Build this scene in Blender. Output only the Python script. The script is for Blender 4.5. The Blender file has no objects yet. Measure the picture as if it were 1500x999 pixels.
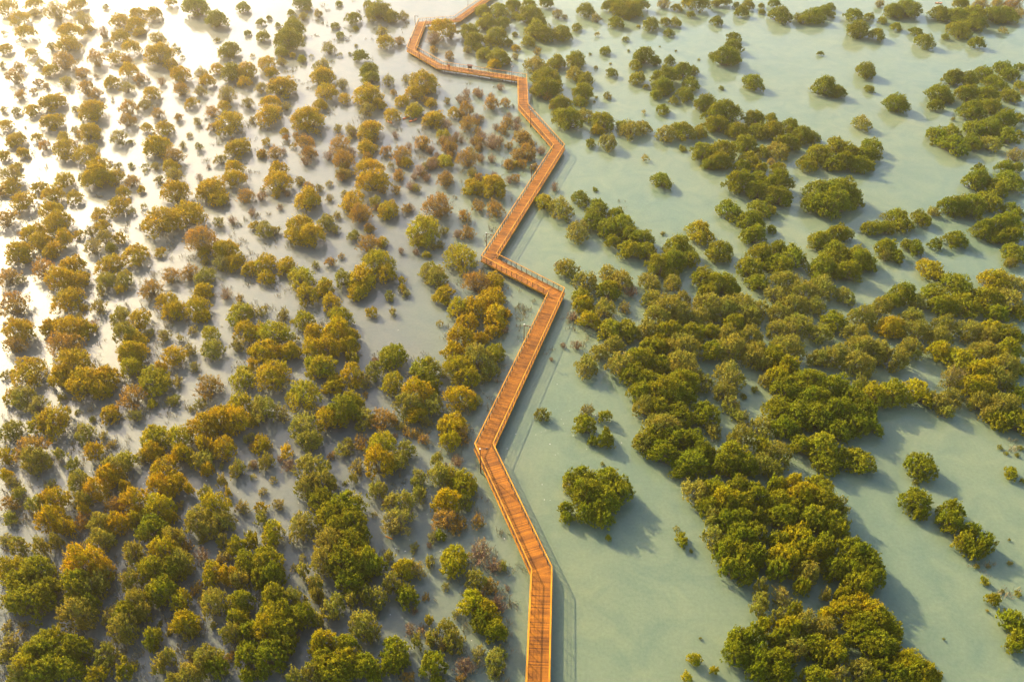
import bpy, math, random
import numpy as np
from mathutils import Vector
R = math.radians
sc = bpy.context.scene
col = sc.collection

# ------------------------------------------------------------------ camera
CZ, F, PITCH = 76.5, 1167.0, 39.05
cd = bpy.data.cameras.new("camera"); cam = bpy.data.objects.new("camera", cd); col.objects.link(cam)
cam.location = (0, 0, CZ); cam.rotation_euler = (R(90 - PITCH), 0, 0)
cd.sensor_width = 36; cd.lens = F / 1500 * 36; cd.clip_end = 6000; cd.clip_start = 0.5
sc.camera = cam
# ------------------------------------------------------------------ sky and sun
SUN_AZ, SUN_EL = 41.0, 27.5            # degrees left of the viewing direction, above the horizon
w = bpy.data.worlds.new("World"); sc.world = w; w.use_nodes = True
nt = w.node_tree; bg = nt.nodes["Background"]
sky = nt.nodes.new("ShaderNodeTexSky"); sky.sky_type = 'NISHITA'; sky.sun_disc = False
sky.sun_elevation = R(SUN_EL); sky.sun_rotation = R(-SUN_AZ)
sky.air_density = 1.0; sky.dust_density = 3.0; sky.ozone_density = 1.0
nt.links.new(sky.outputs[0], bg.inputs[0]); bg.inputs[1].default_value = 0.15
sd = bpy.data.lights.new("sun", 'SUN'); sun = bpy.data.objects.new("sun", sd); col.objects.link(sun)
sd.energy = 3.6; sd.angle = R(0.8); sd.color = (1.0, 0.80, 0.42)
sun.rotation_euler = (R(90 - SUN_EL), 0, R(SUN_AZ + 180))
sc.view_settings.view_transform = 'Standard'; sc.view_settings.look = 'None'
sc.view_settings.exposure = 1.57; sc.view_settings.gamma = 1.0; sc.view_settings.use_curve_mapping = False
sc.cycles.use_denoising = True
sc.cycles.max_bounces = 6; sc.cycles.transparent_max_bounces = 4
sc.cycles.caustics_reflective = False; sc.cycles.caustics_refractive = False

CP, SP = math.cos(R(PITCH)), math.sin(R(PITCH))
def ray(px, py):                        # survey pixel -> direction in the world
    x, u = (px - 750) / F, (499.5 - py) / F
    return x, CP + u * SP, -SP + u * CP
def at(px, py, z=0.0):                  # survey pixel -> point on the level z
    dx, dy, dz = ray(px, py); t = (z - CZ) / dz
    return np.array((dx * t, dy * t, z)), t
def proj(p):
    y, z = p[1] * CP - (p[2] - CZ) * SP, p[1] * SP + (p[2] - CZ) * CP
    return 750 + F * p[0] / y, 499.5 - F * z / y

# ------------------------------------------------------------------ helpers
def tag(o, label=None, cat=None, group=None, kind=None):
    if label: o["label"] = label
    if cat: o["category"] = cat
    if group: o["group"] = group
    if kind: o["kind"] = kind
    return o
def empty(name, loc=(0, 0, 0), rz=0):
    o = bpy.data.objects.new(name, None); col.objects.link(o); o.location = loc; o.rotation_euler.z = rz
    o.empty_display_size = 0.3
    return o
def link(name, me, parent=None):
    o = bpy.data.objects.new(name, me); col.objects.link(o)
    if parent: o.parent = parent
    return o
class MB:
    def __init__(s): s.v = []; s.f = []
    def add(s, vs, fs):
        n = len(s.v); s.v += [tuple(map(float, v)) for v in vs]; s.f += [tuple(i + n for i in f) for f in fs]; return s
    def prism(s, poly, z0, z1):         # plan polygon (counter-clockwise) between two levels
        n = len(poly)
        vs = [(p[0], p[1], z0) for p in poly] + [(p[0], p[1], z1) for p in poly]
        fs = [tuple(range(n - 1, -1, -1)), tuple(range(n, 2 * n))] + [(i, (i + 1) % n, n + (i + 1) % n, n + i) for i in range(n)]
        return s.add(vs, fs)
    def bar(s, a, b, w_, h_):           # rectangular bar between two points
        a, b = Vector(a), Vector(b); d = (b - a).normalized()
        up = Vector((0, 0, 1)) if abs(d.z) < 0.95 else Vector((1, 0, 0))
        x = d.cross(up).normalized() * (w_ / 2); y = x.cross(d).normalized() * (h_ / 2)
        vs = [a - x - y, a + x - y, a + x + y, a - x + y, b - x - y, b + x - y, b + x + y, b - x + y]
        return s.add(vs, [(0, 1, 2, 3), (7, 6, 5, 4), (0, 4, 5, 1), (1, 5, 6, 2), (2, 6, 7, 3), (3, 7, 4, 0)])
    def tube(s, a, b, r0, r1, n=6):
        a, b = Vector(a), Vector(b); d = (b - a).normalized()
        up = Vector((0, 0, 1)) if abs(d.z) < 0.9 else Vector((1, 0, 0))
        x = d.cross(up).normalized(); y = x.cross(d)
        vs = [a + (x * math.cos(t) + y * math.sin(t)) * r0 for t in [6.28319 * i / n for i in range(n)]]
        vs += [b + (x * math.cos(t) + y * math.sin(t)) * r1 for t in [6.28319 * i / n for i in range(n)]]
        return s.add(vs, [(i, (i + 1) % n, n + (i + 1) % n, n + i) for i in range(n)] + [tuple(range(n - 1, -1, -1)), tuple(range(n, 2 * n))])
    def lathe(s, prof, c, n=12):        # (radius, height) profile about a vertical axis
        vs = [(c[0] + r * math.cos(6.28319 * i / n), c[1] + r * math.sin(6.28319 * i / n), c[2] + z) for r, z in prof for i in range(n)]
        fs = [(k * n + i, k * n + (i + 1) % n, (k + 1) * n + (i + 1) % n, (k + 1) * n + i) for k in range(len(prof) - 1) for i in range(n)]
        return s.add(vs, fs)
    def mesh(s, name, mat):
        me = bpy.data.meshes.new(name); me.from_pydata(s.v, [], s.f); me.materials.append(mat); me.update(); return me
    def build(s, name, mat, parent=None): return link(name, s.mesh(name, mat), parent)

class NT:
    def __init__(s, name):
        s.m = bpy.data.materials.new(name); s.m.use_nodes = True; s.t = s.m.node_tree
        s.p = s.t.nodes["Principled BSDF"]; s.out = s.t.nodes["Material Output"]
    def n(s, kind, **kw):
        o = s.t.nodes.new("ShaderNode" + kind)
        for k, v in kw.items():
            if k.startswith("i_"): o.inputs[k[2:].replace("_", " ")].default_value = v
            else: setattr(o, k, v)
        return o
    def l(s, a, b): s.t.links.new(a, b)
    def ramp(s, src, stops):
        r = s.n("ValToRGB"); e = r.color_ramp.elements
        while len(e) < len(stops): e.new(0.5)
        for q, (p, c) in zip(e, stops): q.position = p; q.color = (*c, 1)
        s.l(src, r.inputs[0]); return r.outputs[0]
    def mul(s, a, b, f=1.0, mode='MULTIPLY'):
        m = s.n("Mix", data_type='RGBA', blend_type=mode); m.inputs[0].default_value = f
        s.l(a, m.inputs[6]); s.l(b, m.inputs[7]); return m.outputs[2]

# ------------------------------------------------------------------ materials
def leaf_material(name, transl=0.42, stuff=False):
    k = NT(name); oi = k.n("Attribute", attribute_name="tint") if stuff else k.n("ObjectInfo"); ge = k.n("NewGeometry"); tc = k.n("TexCoord")
    var = k.ramp(ge.outputs["Random Per Island"], [(0, (.5, .53, .45)), (.5, (1, 1, 1)), (1, (1.55, 1.48, 1.5))])
    c = k.mul(oi.outputs["Color"], var)
    no = k.n("TexNoise", i_Scale=0.9, i_Detail=2.0); k.l(tc.outputs["Object"], no.inputs["Vector"])
    c = k.mul(c, k.ramp(no.outputs[0], [(.3, (.82, .86, .8)), (.7, (1.2, 1.12, 1.1))]))
    ad = k.n("VectorMath", operation='ADD'); k.l(tc.outputs["Object"], ad.inputs[0]); k.l(oi.outputs["Location"] if not stuff else ge.outputs["Position"], ad.inputs[1])
    n2 = k.n("TexNoise", i_Scale=0.42, i_Detail=3.0); k.l(ad.outputs[0], n2.inputs["Vector"])
    c = k.mul(c, k.ramp(n2.outputs[0], [(.34, (.90, 1.03, 1.0)), (.52, (1, 1, 1)), (.70, (1.10, 1.0, .95))]))
    k.l(c, k.p.inputs["Base Color"]); k.p.inputs["Roughness"].default_value = 0.6
    k.p.inputs["Specular IOR Level"].default_value = 0.06
    tr = k.n("BsdfTranslucent"); c2 = k.mul(c, k.ramp(ge.outputs["Random Per Island"], [(0, (1.25, 1.05, .6)), (1, (1.25, 1.05, .6))]))
    k.l(c2, tr.inputs[0]); mx = k.n("MixShader"); mx.inputs[0].default_value = transl
    k.l(k.p.outputs[0], mx.inputs[1]); k.l(tr.outputs[0], mx.inputs[2]); k.l(mx.outputs[0], k.out.inputs[0])
    return k.m
def bark_material(name, a, b):
    k = NT(name); ge = k.n("NewGeometry")
    k.l(k.ramp(ge.outputs["Random Per Island"], [(0, a), (1, b)]), k.p.inputs["Base Color"])
    k.p.inputs["Roughness"].default_value = 0.85
    return k.m
def wood_material(name, a, b, island=True):
    k = NT(name); ge = k.n("NewGeometry"); tc = k.n("TexCoord")
    no = k.n("TexNoise", i_Scale=0.55, i_Detail=4.0); k.l(tc.outputs["Object"], no.inputs["Vector"])
    fine = k.n("TexNoise", i_Scale=9.0, i_Detail=4.0); k.l(tc.outputs["Object"], fine.inputs["Vector"])
    c = k.ramp(ge.outputs["Random Per Island"], [(0, a), (.12, tuple(.72 * p + .28 * q for p, q in zip(a, b))), (1, b)])
    c = k.mul(c, k.ramp(no.outputs[0], [(.34, (.6, .55, .5)), (.62, (1.15, 1.12, 1.1))]))
    c = k.mul(c, k.ramp(fine.outputs[0], [(.3, (.82, .82, .82)), (.7, (1.12, 1.12, 1.12))]))
    k.l(c, k.p.inputs["Base Color"]); k.p.inputs["Roughness"].default_value = 0.7
    k.p.inputs["Specular IOR Level"].default_value = 0.25
    return k.m
def plain(name, c, rough=0.6, metal=0.0):
    k = NT(name); tc = k.n("TexCoord"); no = k.n("TexNoise", i_Scale=3.0, i_Detail=4.0); k.l(tc.outputs["Object"], no.inputs["Vector"])
    k.l(k.ramp(no.outputs[0], [(.3, tuple(.75 * q for q in c)), (.7, tuple(min(1, 1.15 * q) for q in c))]), k.p.inputs["Base Color"])
    k.p.inputs["Roughness"].default_value = rough; k.p.inputs["Metallic"].default_value = metal
    return k.m
M_LEAF = leaf_material("mangrove_leaf"); M_LEAF_S = leaf_material("mangrove_leaf_far", stuff=True)
M_BARK = bark_material("grey_brown_bark", (.10, .075, .05), (.24, .18, .12))
M_TWIG = bark_material("rusty_twigs", (.17, .085, .045), (.34, .19, .11))
M_DECK = wood_material("deck_boards", (.15, .046, .003), (.40, .138, .003))
M_RAIL = wood_material("rail_wood", (.47, .195, .006), (.57, .255, .010))
M_BEAM = wood_material("beam_wood", (.20, .09, .025), (.28, .12, .035))
M_IRON = plain("dark_iron", (.075, .045, .03), .55, .2)
M_RUST = plain("rusty_lamp_steel", (.13, .055, .03), .6, .2)
M_LENS = plain("lamp_lens", (.7, .68, .6), .3)
M_PILE = plain("wet_timber_pile", (.07, .055, .04), .7)

# ------------------------------------------------------------------ water
def water_material():
    k = NT("milky_tidal_water"); tc = k.n("TexCoord"); P = tc.outputs["Object"]
    big = k.n("TexNoise", i_Scale=0.028, i_Detail=4.0, i_Roughness=0.6); k.l(P, big.inputs["Vector"])
    mid = k.n("TexNoise", i_Scale=0.22, i_Detail=5.0, i_Roughness=0.6, i_Distortion=1.2); k.l(P, mid.inputs["Vector"])
    fin = k.n("TexNoise", i_Scale=2.6, i_Detail=3.0, i_Roughness=0.7); k.l(P, fin.inputs["Vector"])
    # greyer, clearer shallows among the shrubs; greener milky channel on the other side of the boardwalk
    sx = k.n("SeparateXYZ"); k.l(P, sx.inputs[0]); wob = k.n("TexNoise", i_Scale=0.05, i_Detail=3.0); k.l(P, wob.inputs["Vector"])
    ad = k.n("Math", operation='MULTIPLY_ADD'); k.l(wob.outputs[0], ad.inputs[0]); ad.inputs[1].default_value = 22.0; k.l(sx.outputs[0], ad.inputs[2])
    side = k.n("MapRange"); k.l(ad.outputs[0], side.inputs[0]); side.inputs["From Min"].default_value = -8.0; side.inputs["From Max"].default_value = 16.0
    ch = k.ramp(big.outputs[0], [(.35, (.148, .196, .135)), (.65, (.184, .214, .128))])
    sh = k.ramp(big.outputs[0], [(.35, (.116, .128, .120)), (.65, (.155, .160, .134))])
    mxc = k.n("Mix", data_type='RGBA'); k.l(side.outputs[0], mxc.inputs[0]); k.l(sh, mxc.inputs[6]); k.l(ch, mxc.inputs[7]); c = mxc.outputs[2]
    c = k.mul(c, k.ramp(mid.outputs[0], [(.3, (.80, .87, .92)), (.7, (1.10, 1.07, 1.03))]))
    c = k.mul(c, k.ramp(fin.outputs[0], [(.25, (.84, .87, .84)), (.75, (1.10, 1.08, 1.06))]))
    k.l(c, k.p.inputs["Base Color"]); k.p.inputs["IOR"].default_value = 1.333
    k.p.inputs["Roughness"].default_value = 0.08
    k.p.inputs["Subsurface Weight"].default_value = 1.0; k.p.inputs["Subsurface Radius"].default_value = (.5, .6, .45); k.p.inputs["Subsurface Scale"].default_value = 0.7
    rp = k.n("TexNoise", i_Scale=1.5, i_Detail=3.0, i_Roughness=0.6, i_Distortion=0.6)
    mp = k.n("Mapping"); mp.inputs["Scale"].default_value = (1.0, 1.7, 1.0); mp.inputs["Rotation"].default_value = (0, 0, 0.5)
    k.l(P, mp.inputs[0]); k.l(mp.outputs[0], rp.inputs["Vector"])
    bp = k.n("Bump", i_Strength=0.10, i_Distance=0.06); k.l(rp.outputs[0], bp.inputs["Height"]); k.l(bp.outputs[0], k.p.inputs["Normal"])
    p2 = k.n("BsdfPrincipled"); p2.inputs["Roughness"].default_value = 0.45; p2.inputs["IOR"].default_value = 1.333     # patches of fine wind ripples
    k.l(c, p2.inputs["Base Color"]); p2.inputs["Subsurface Weight"].default_value = 1.0; p2.inputs["Subsurface Radius"].default_value = (.5, .6, .45); p2.inputs["Subsurface Scale"].default_value = 0.7; k.l(bp.outputs[0], p2.inputs["Normal"])
    pat = k.n("TexNoise", i_Scale=0.045, i_Detail=3.0); k.l(P, pat.inputs["Vector"])
    mr = k.n("MapRange"); mr.inputs["From Min"].default_value = .35; mr.inputs["From Max"].default_value = .65; mr.inputs["To Min"].default_value = .2; mr.inputs["To Max"].default_value = .42
    k.l(pat.outputs[0], mr.inputs[0]); mx = k.n("MixShader"); k.l(mr.outputs[0], mx.inputs[0])
    k.l(k.p.outputs[0], mx.inputs[1]); k.l(p2.outputs[0], mx.inputs[2]); k.l(mx.outputs[0], k.out.inputs[0])
    return k.m
tag(MB().add([(-2500, -400, 0), (2500, -400, 0), (2500, 4500, 0), (-2500, 4500, 0)], [(0, 1, 2, 3)]).build("water", water_material()), kind="structure")
# ------------------------------------------------------------------ boardwalk
ZD, ZR, HW = 0.95, 2.02, 1.16           # deck level, rail-top level, half width
PATH_PX = [(781, 1200, ZR), (793.5, 831, ZR), (708.7, 649, ZR), (815.5, 423.3, ZR), (716, 372.6, ZR), (819, 211.4, ZR),
           (766.6, 152.7, ZR), (765, 110.5, ZR), (645.5, 98.5, ZD), (602.5, 74.0, ZD), (618.5, 34.2, ZD), (669, 30.3, ZD), (748, -26, ZD)]
PATH = [at(*p)[0][:2] for p in PATH_PX]
def unit(v): return v / np.linalg.norm(v)
def left(v): return np.array((-v[1], v[0]))
NSEG = len(PATH) - 1
DIR = [unit(PATH[i + 1] - PATH[i]) for i in range(NSEG)]
def mitre(i):                           # direction of the joint line at corner i, pointing to the left side
    if i == 0: return left(DIR[0]), 1.0
    if i == NSEG: return left(DIR[-1]), 1.0
    b = unit(left(DIR[i - 1]) + left(DIR[i])); return b, 1.0 / max(0.35, float(np.dot(b, left(DIR[i]))))
def corner(i, off): b, k = mitre(i); return PATH[i] + b * k * off
def clip(poly, p, n):                   # keep the side where (q-p).n >= 0
    out = []
    for i in range(len(poly)):
        a, b = poly[i], poly[(i + 1) % len(poly)]; da, db = np.dot(a - p, n), np.dot(b - p, n)
        if da >= 0: out.append(a)
        if (da >= 0) != (db >= 0): out.append(a + (b - a) * (da / (da - db)))
    return out
rng = random.Random(5)
walk = empty("boardwalk", (PATH[0][0], PATH[0][1], 0))
tag(walk, "zigzag orange timber boardwalk with railings winding across the flooded mangroves", "boardwalk")
W0 = np.array((PATH[0][0], PATH[0][1], 0.0))
def wchild(mb, name, mat, parent):      # geometry given in world coordinates, stored relative to the boardwalk
    mb.v = [(v[0] - W0[0], v[1] - W0[1], v[2]) for v in mb.v]
    return mb.build(name, mat, parent)
post_me = {}
n_posts = 0
for s in range(NSEG):
    a, b, d = PATH[s], PATH[s + 1], DIR[s]; l = left(d); L = float(np.linalg.norm(b - a))
    m0, m1 = mitre(s)[0], mitre(s + 1)[0]
    n0 = np.array((m0[1], -m0[0])); n0 = n0 if np.dot(n0, d) > 0 else -n0
    n1 = np.array((m1[1], -m1[0])); n1 = n1 if np.dot(n1, d) < 0 else -n1
    planks = MB(); t = -3.0
    while t < L + 3.0:
        pw = 0.138
        q = [a + d * t - l * HW, a + d * (t + pw) - l * HW, a + d * (t + pw) + l * HW, a + d * t + l * HW]
        q = clip(q, a, n0)
        if len(q) >= 3: q = clip(q, b, n1)
        if len(q) >= 3:
            dz = rng.uniform(-.006, .006); planks.prism(q, ZD - 0.035 + dz, ZD + dz)
        t += pw + 0.008
    deck = wchild(planks, "deck_planks", M_DECK, walk); tag(deck, kind="stuff")
    under = MB()
    for off in (-0.75, 0.0, 0.75):
        p0, p1 = corner(s, off), corner(s + 1, off)
        under.bar((*p0, ZD - .16), (*p1, ZD - .16), .09, .22)
    wchild(under, "joists", M_BEAM, deck)
    piles = MB(); npl = max(1, int(L / 3.2))
    for i in range(npl):
        c = a + d * (L * (i + .5) / npl)
        for off in (-0.95, 0.95): piles.tube((*(c + l * off), -0.8), (*(c + l * off), ZD - .30), .11, .10, 7)
        piles.bar((*(c - l * 1.1), ZD - .35), (*(c + l * 1.1), ZD - .35), .12, .16)
    wchild(piles, "piles", M_PILE, deck)
    for side in (1, -1):
        r0, r1 = corner(s, side * 1.10), corner(s + 1, side * 1.10)
        LL = float(np.linalg.norm(r1 - r0)); e = unit(r1 - r0)
        # mitred cap rail and fascia board
        cap = MB().prism([corner(s, side * 1.17), corner(s + 1, side * 1.17), corner(s + 1, side * 1.03), corner(s, side * 1.03)][::(-1 if side > 0 else 1)], ZR - .05, ZR)
        rail = wchild(cap, "top_rail", M_RAIL, walk)
        fas = MB().prism([corner(s, side * 1.235), corner(s + 1, side * 1.235), corner(s + 1, side * 1.175), corner(s, side * 1.175)][::(-1 if side > 0 else 1)], ZD - .26, ZD + .02)
        wchild(fas, "fascia_board", M_RAIL, walk)
        nb = max(2, round(LL / 1.15))
        inf = MB()
        for zz in (ZD + .12, ZD + .42, ZD + .70): inf.bar((*r0, zz), (*r1, zz), .022, .022)
        for i in range(nb):
            p, q = r0 + (r1 - r0) * (i / nb), r0 + (r1 - r0) * ((i + 1) / nb); ln = q - p
            prev = None
            for j in range(7):          # bent iron arch in every bay, like a mangrove root
                u = j / 6; z = ZD + .12 + .82 * math.sin(math.pi * (u * .5 if i % 2 else .5 + u * .5))
                cur = (*(p + ln * u), z)
                if prev: inf.bar(prev, cur, .02, .02)
                prev = cur
        wchild(inf, "iron_infill", M_IRON, rail)
        near = True
        for i in range(nb + (1 if s == NSEG - 1 else 0)):
            p = r0 + (r1 - r0) * (i / nb); n_posts += 1
            if n_posts <= 300:
                if "post" not in post_me:
                    post_me["post"] = MB().bar((0, 0, ZD - .2), (0, 0, ZR - .052), .065, .065).mesh("rail_post", M_IRON)
                o = link("rail_post", post_me["post"], rail); o.location = (p[0] - W0[0], p[1] - W0[1], 0); o.rotation_euler.z = math.atan2(e[1], e[0])
            else:
                post_me.setdefault("rest", MB()).bar((*p, ZD - .2), (*p, ZR - .052), .065, .065)
if "rest" in post_me: tag(wchild(post_me["rest"], "rail_posts", M_IRON, walk), kind="stuff")
print("posts", n_posts)

# ------------------------------------------------------------------ lamp posts
LAMPS = [((706, 688), "rusty lamp post at the boardwalk elbow that casts a long shadow on planks"),
         ((768, 505), "rusty lamp post beside the middle of the long straight boardwalk run"),
         ((712.6, 369), "rusty lamp post at the outer tip of the boardwalk's Z bend"),
         ((779, 268), "lamp post with short arm beside red shrubs and boardwalk railing"),
         ((777, 185), "lamp post on the short slanting boardwalk run below the square corner"),
         ((749, 121), "lamp post beside the square boardwalk corner next to open water"),
         ((612.5, 89), "thin lamp post at the boardwalk corner nearest the red life ring"),
         ((608.5, 43), "thin lamp post by the boardwalk corner facing open water"),
         ((689.5, 16), "thin lamp post on the farthest boardwalk run before the trees")]
def seg_side(p):                        # nearest boardwalk point, distance and side
    best = None
    for s in range(NSEG):
        ap = p - PATH[s]; L = np.linalg.norm(PATH[s + 1] - PATH[s]); t = float(np.clip(np.dot(ap, DIR[s]), 0, L))
        q = PATH[s] + DIR[s] * t; dist = float(np.linalg.norm(p - q))
        if best is None or dist < best[1]: best = (s, dist, q, float(np.dot(ap, left(DIR[s]))), t / L)
    return best
for (px, lab) in LAMPS:
    p = at(*px, 0.5)[0][:2]; s, dist, q, sd_, _ = seg_side(p)
    n = unit(p - q); p = q + n * 1.42
    o = empty("lamp_post", (p[0], p[1], 0), math.atan2(-n[1], -n[0])); tag(o, lab, "lamp post", "lamp posts along the boardwalk")
    MB().tube((0, 0, -.4), (0, 0, 4.35), .085, .06, 8).build("pole", M_RUST, o)
    MB().bar((-.12, 0, 4.2), (.95, 0, 4.2), .05, .07).tube((.0, 0, 3.85), (.38, 0, 4.18), .02, .02, 5).build("arm", M_RUST, o)
    h = MB().lathe([(.02, .10), (.10, .08), (.17, 0), (.15, -.06), (.02, -.07)], (.88, 0, 4.14), 10).build("lamp_head", M_RUST, o)
    MB().lathe([(.01, 0), (.12, -.005), (.09, -.03), (.01, -.035)], (.88, 0, 4.068), 10).build("lens", M_LENS, h)
    MB().bar((0, 0, .62), (.28, 0, .62), .16, .1).bar((0, 0, 1.5), (.3, 0, 1.5), .05, .05).build("bracket", M_RUST, o)
    MB().lathe([(.01, .06), (.10, .04), (.10, 0), (.01, 0)], (0, 0, 4.35), 8).build("cap", M_LENS, o)

# ------------------------------------------------------------------ small things
M_ORG = plain("faded_orange_plastic", (.62, .17, .05), .4)
M_SEAT = plain("black_seat", (.03, .03, .03), .6)
M_RED = plain("red_life_ring", (.42, .03, .02), .5)
M_WHT = plain("white_band", (.7, .68, .64), .5)
def kayak(px, rz, lab):
    p = at(*px, .1)[0]; o = empty("kayak", (p[0], p[1], 0), rz); tag(o, lab, "kayak", "orange kayaks among the mangroves"); o.scale = (.78, .9, .9)
    st = [(-1.5, .02, .30), (-1.2, .19, .24), (-.7, .33, .2), (0, .38, .19), (.7, .33, .2), (1.2, .19, .24), (1.5, .02, .30)]
    vs, fs = [], []
    for x, h, z in st: vs += [(x, -h, z), (x, -h * .75, -.02), (x, 0, -.07), (x, h * .75, -.02), (x, h, z), (x, h * .8, z + .03), (x, 0, z + .05), (x, -h * .8, z + .03)]
    for i in range(len(st) - 1):
        for j in range(8): fs.append((i * 8 + j, i * 8 + (j + 1) % 8, (i + 1) * 8 + (j + 1) % 8, (i + 1) * 8 + j))
    fs += [tuple(range(7, -1, -1)), tuple(range(48, 56))]
    MB().add(vs, fs).build("hull", M_ORG, o)
    MB().lathe([(.0, .02), (.2, .02), (.26, .06), (.28, .02)], (0, 0, .235), 12).build("cockpit", M_SEAT, o)
    MB().bar((-.3, 0, .26), (-.38, 0, .5), .34, .06).build("seat", M_SEAT, o)
kayak((595, 172.6), .9, "orange kayak tucked against golden mangrove, its side in shade")
kayak((605, 176.8), .75, "orange kayak under the golden mangrove with its end in sun")
kayak((570.5, 178.6), -.9, "orange kayak below a pale mangrove across the gap from two others")
kayak((1375, 5), .05, "orange kayak in open water beside the tall green mangrove bank")
o = tag(empty("driftwood_plank", at(570, 787.5, .03)[0], -.5), "pale driftwood plank floating among small shrubs", "plank")
MB().bar((-.48, 0, .02), (.48, .02, .03), .13, .05).build("plank", M_RAIL, o); MB().bar((-.30, -.09, .055), (-.30, .09, .055), .06, .03).build("batten", M_BEAM, o)

def ring_stand(px, lab):
    p = at(*px, ZD)[0][:2]; s, dist, q, sgn, _ = seg_side(p); d = DIR[s]; sg = 1 if sgn > 0 else -1
    p = q + left(d) * sg * .90
    o = empty("life_ring", (p[0], p[1], ZD), math.atan2(d[1], d[0])); tag(o, lab, "life ring", "red life rings on the boardwalk")
    n, m = 20, 8; vs = []; fs = []
    for i in range(n):
        A = 6.28319 * i / n
        for j in range(m):
            B = 6.28319 * j / m; r = .28 + .08 * math.cos(B); vs.append((r * math.cos(A), .08 * math.sin(B), 1.12 + r * math.sin(A)))
    for i in range(n):
        for j in range(m): fs.append((i * m + j, ((i + 1) % n) * m + j, ((i + 1) % n) * m + (j + 1) % m, i * m + (j + 1) % m))
    MB().add(vs, fs).build("ring", M_RED, o)
    MB().bar((0, .12 * sg, -.0), (0, .12 * sg, 1.55), .09, .09).bar((-.3, .12 * sg, 1.12), (.3, .12 * sg, 1.12), .05, .12).build("stand", M_RED, o)
ring_stand((604.3, 64), "red life ring on a stand on the short boardwalk run near open water")
ring_stand((658.5, 102), "red life ring on a stand at the rail of the cross run over open water")
# reading stand with a little red-brown roof
p = at(687, 105, ZD)[0][:2]; s, dist, q, sgn, _ = seg_side(p); d = DIR[s]
far = left(d) if left(d)[1] > 0 else -left(d); p = q + far * .55
o = tag(empty("information_stand", (p[0], p[1], ZD), math.atan2(d[1], d[0])), "dark red roofed information stand on the boardwalk run over open water", "stand")
for x in (-.45, .45): MB().bar((x, 0, 0), (x, 0, 1.35), .08, .08).build("leg", M_IRON, o)
MB().bar((-.55, -.02, .85), (.55, -.02, .85), .06, .6).build("panel", M_IRON, o)
M_ROOF = plain("red_brown_roof", (.22, .045, .025), .6)
MB().add([(-.75, -.38, 1.32), (.75, -.38, 1.32), (.75, .38, 1.32), (-.75, .38, 1.32), (-.6, 0, 1.6), (.6, 0, 1.6)],
         [(0, 1, 5, 4), (2, 3, 4, 5), (1, 2, 5), (3, 0, 4), (3, 2, 1, 0)]).build("roof", M_ROOF, o)
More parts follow.
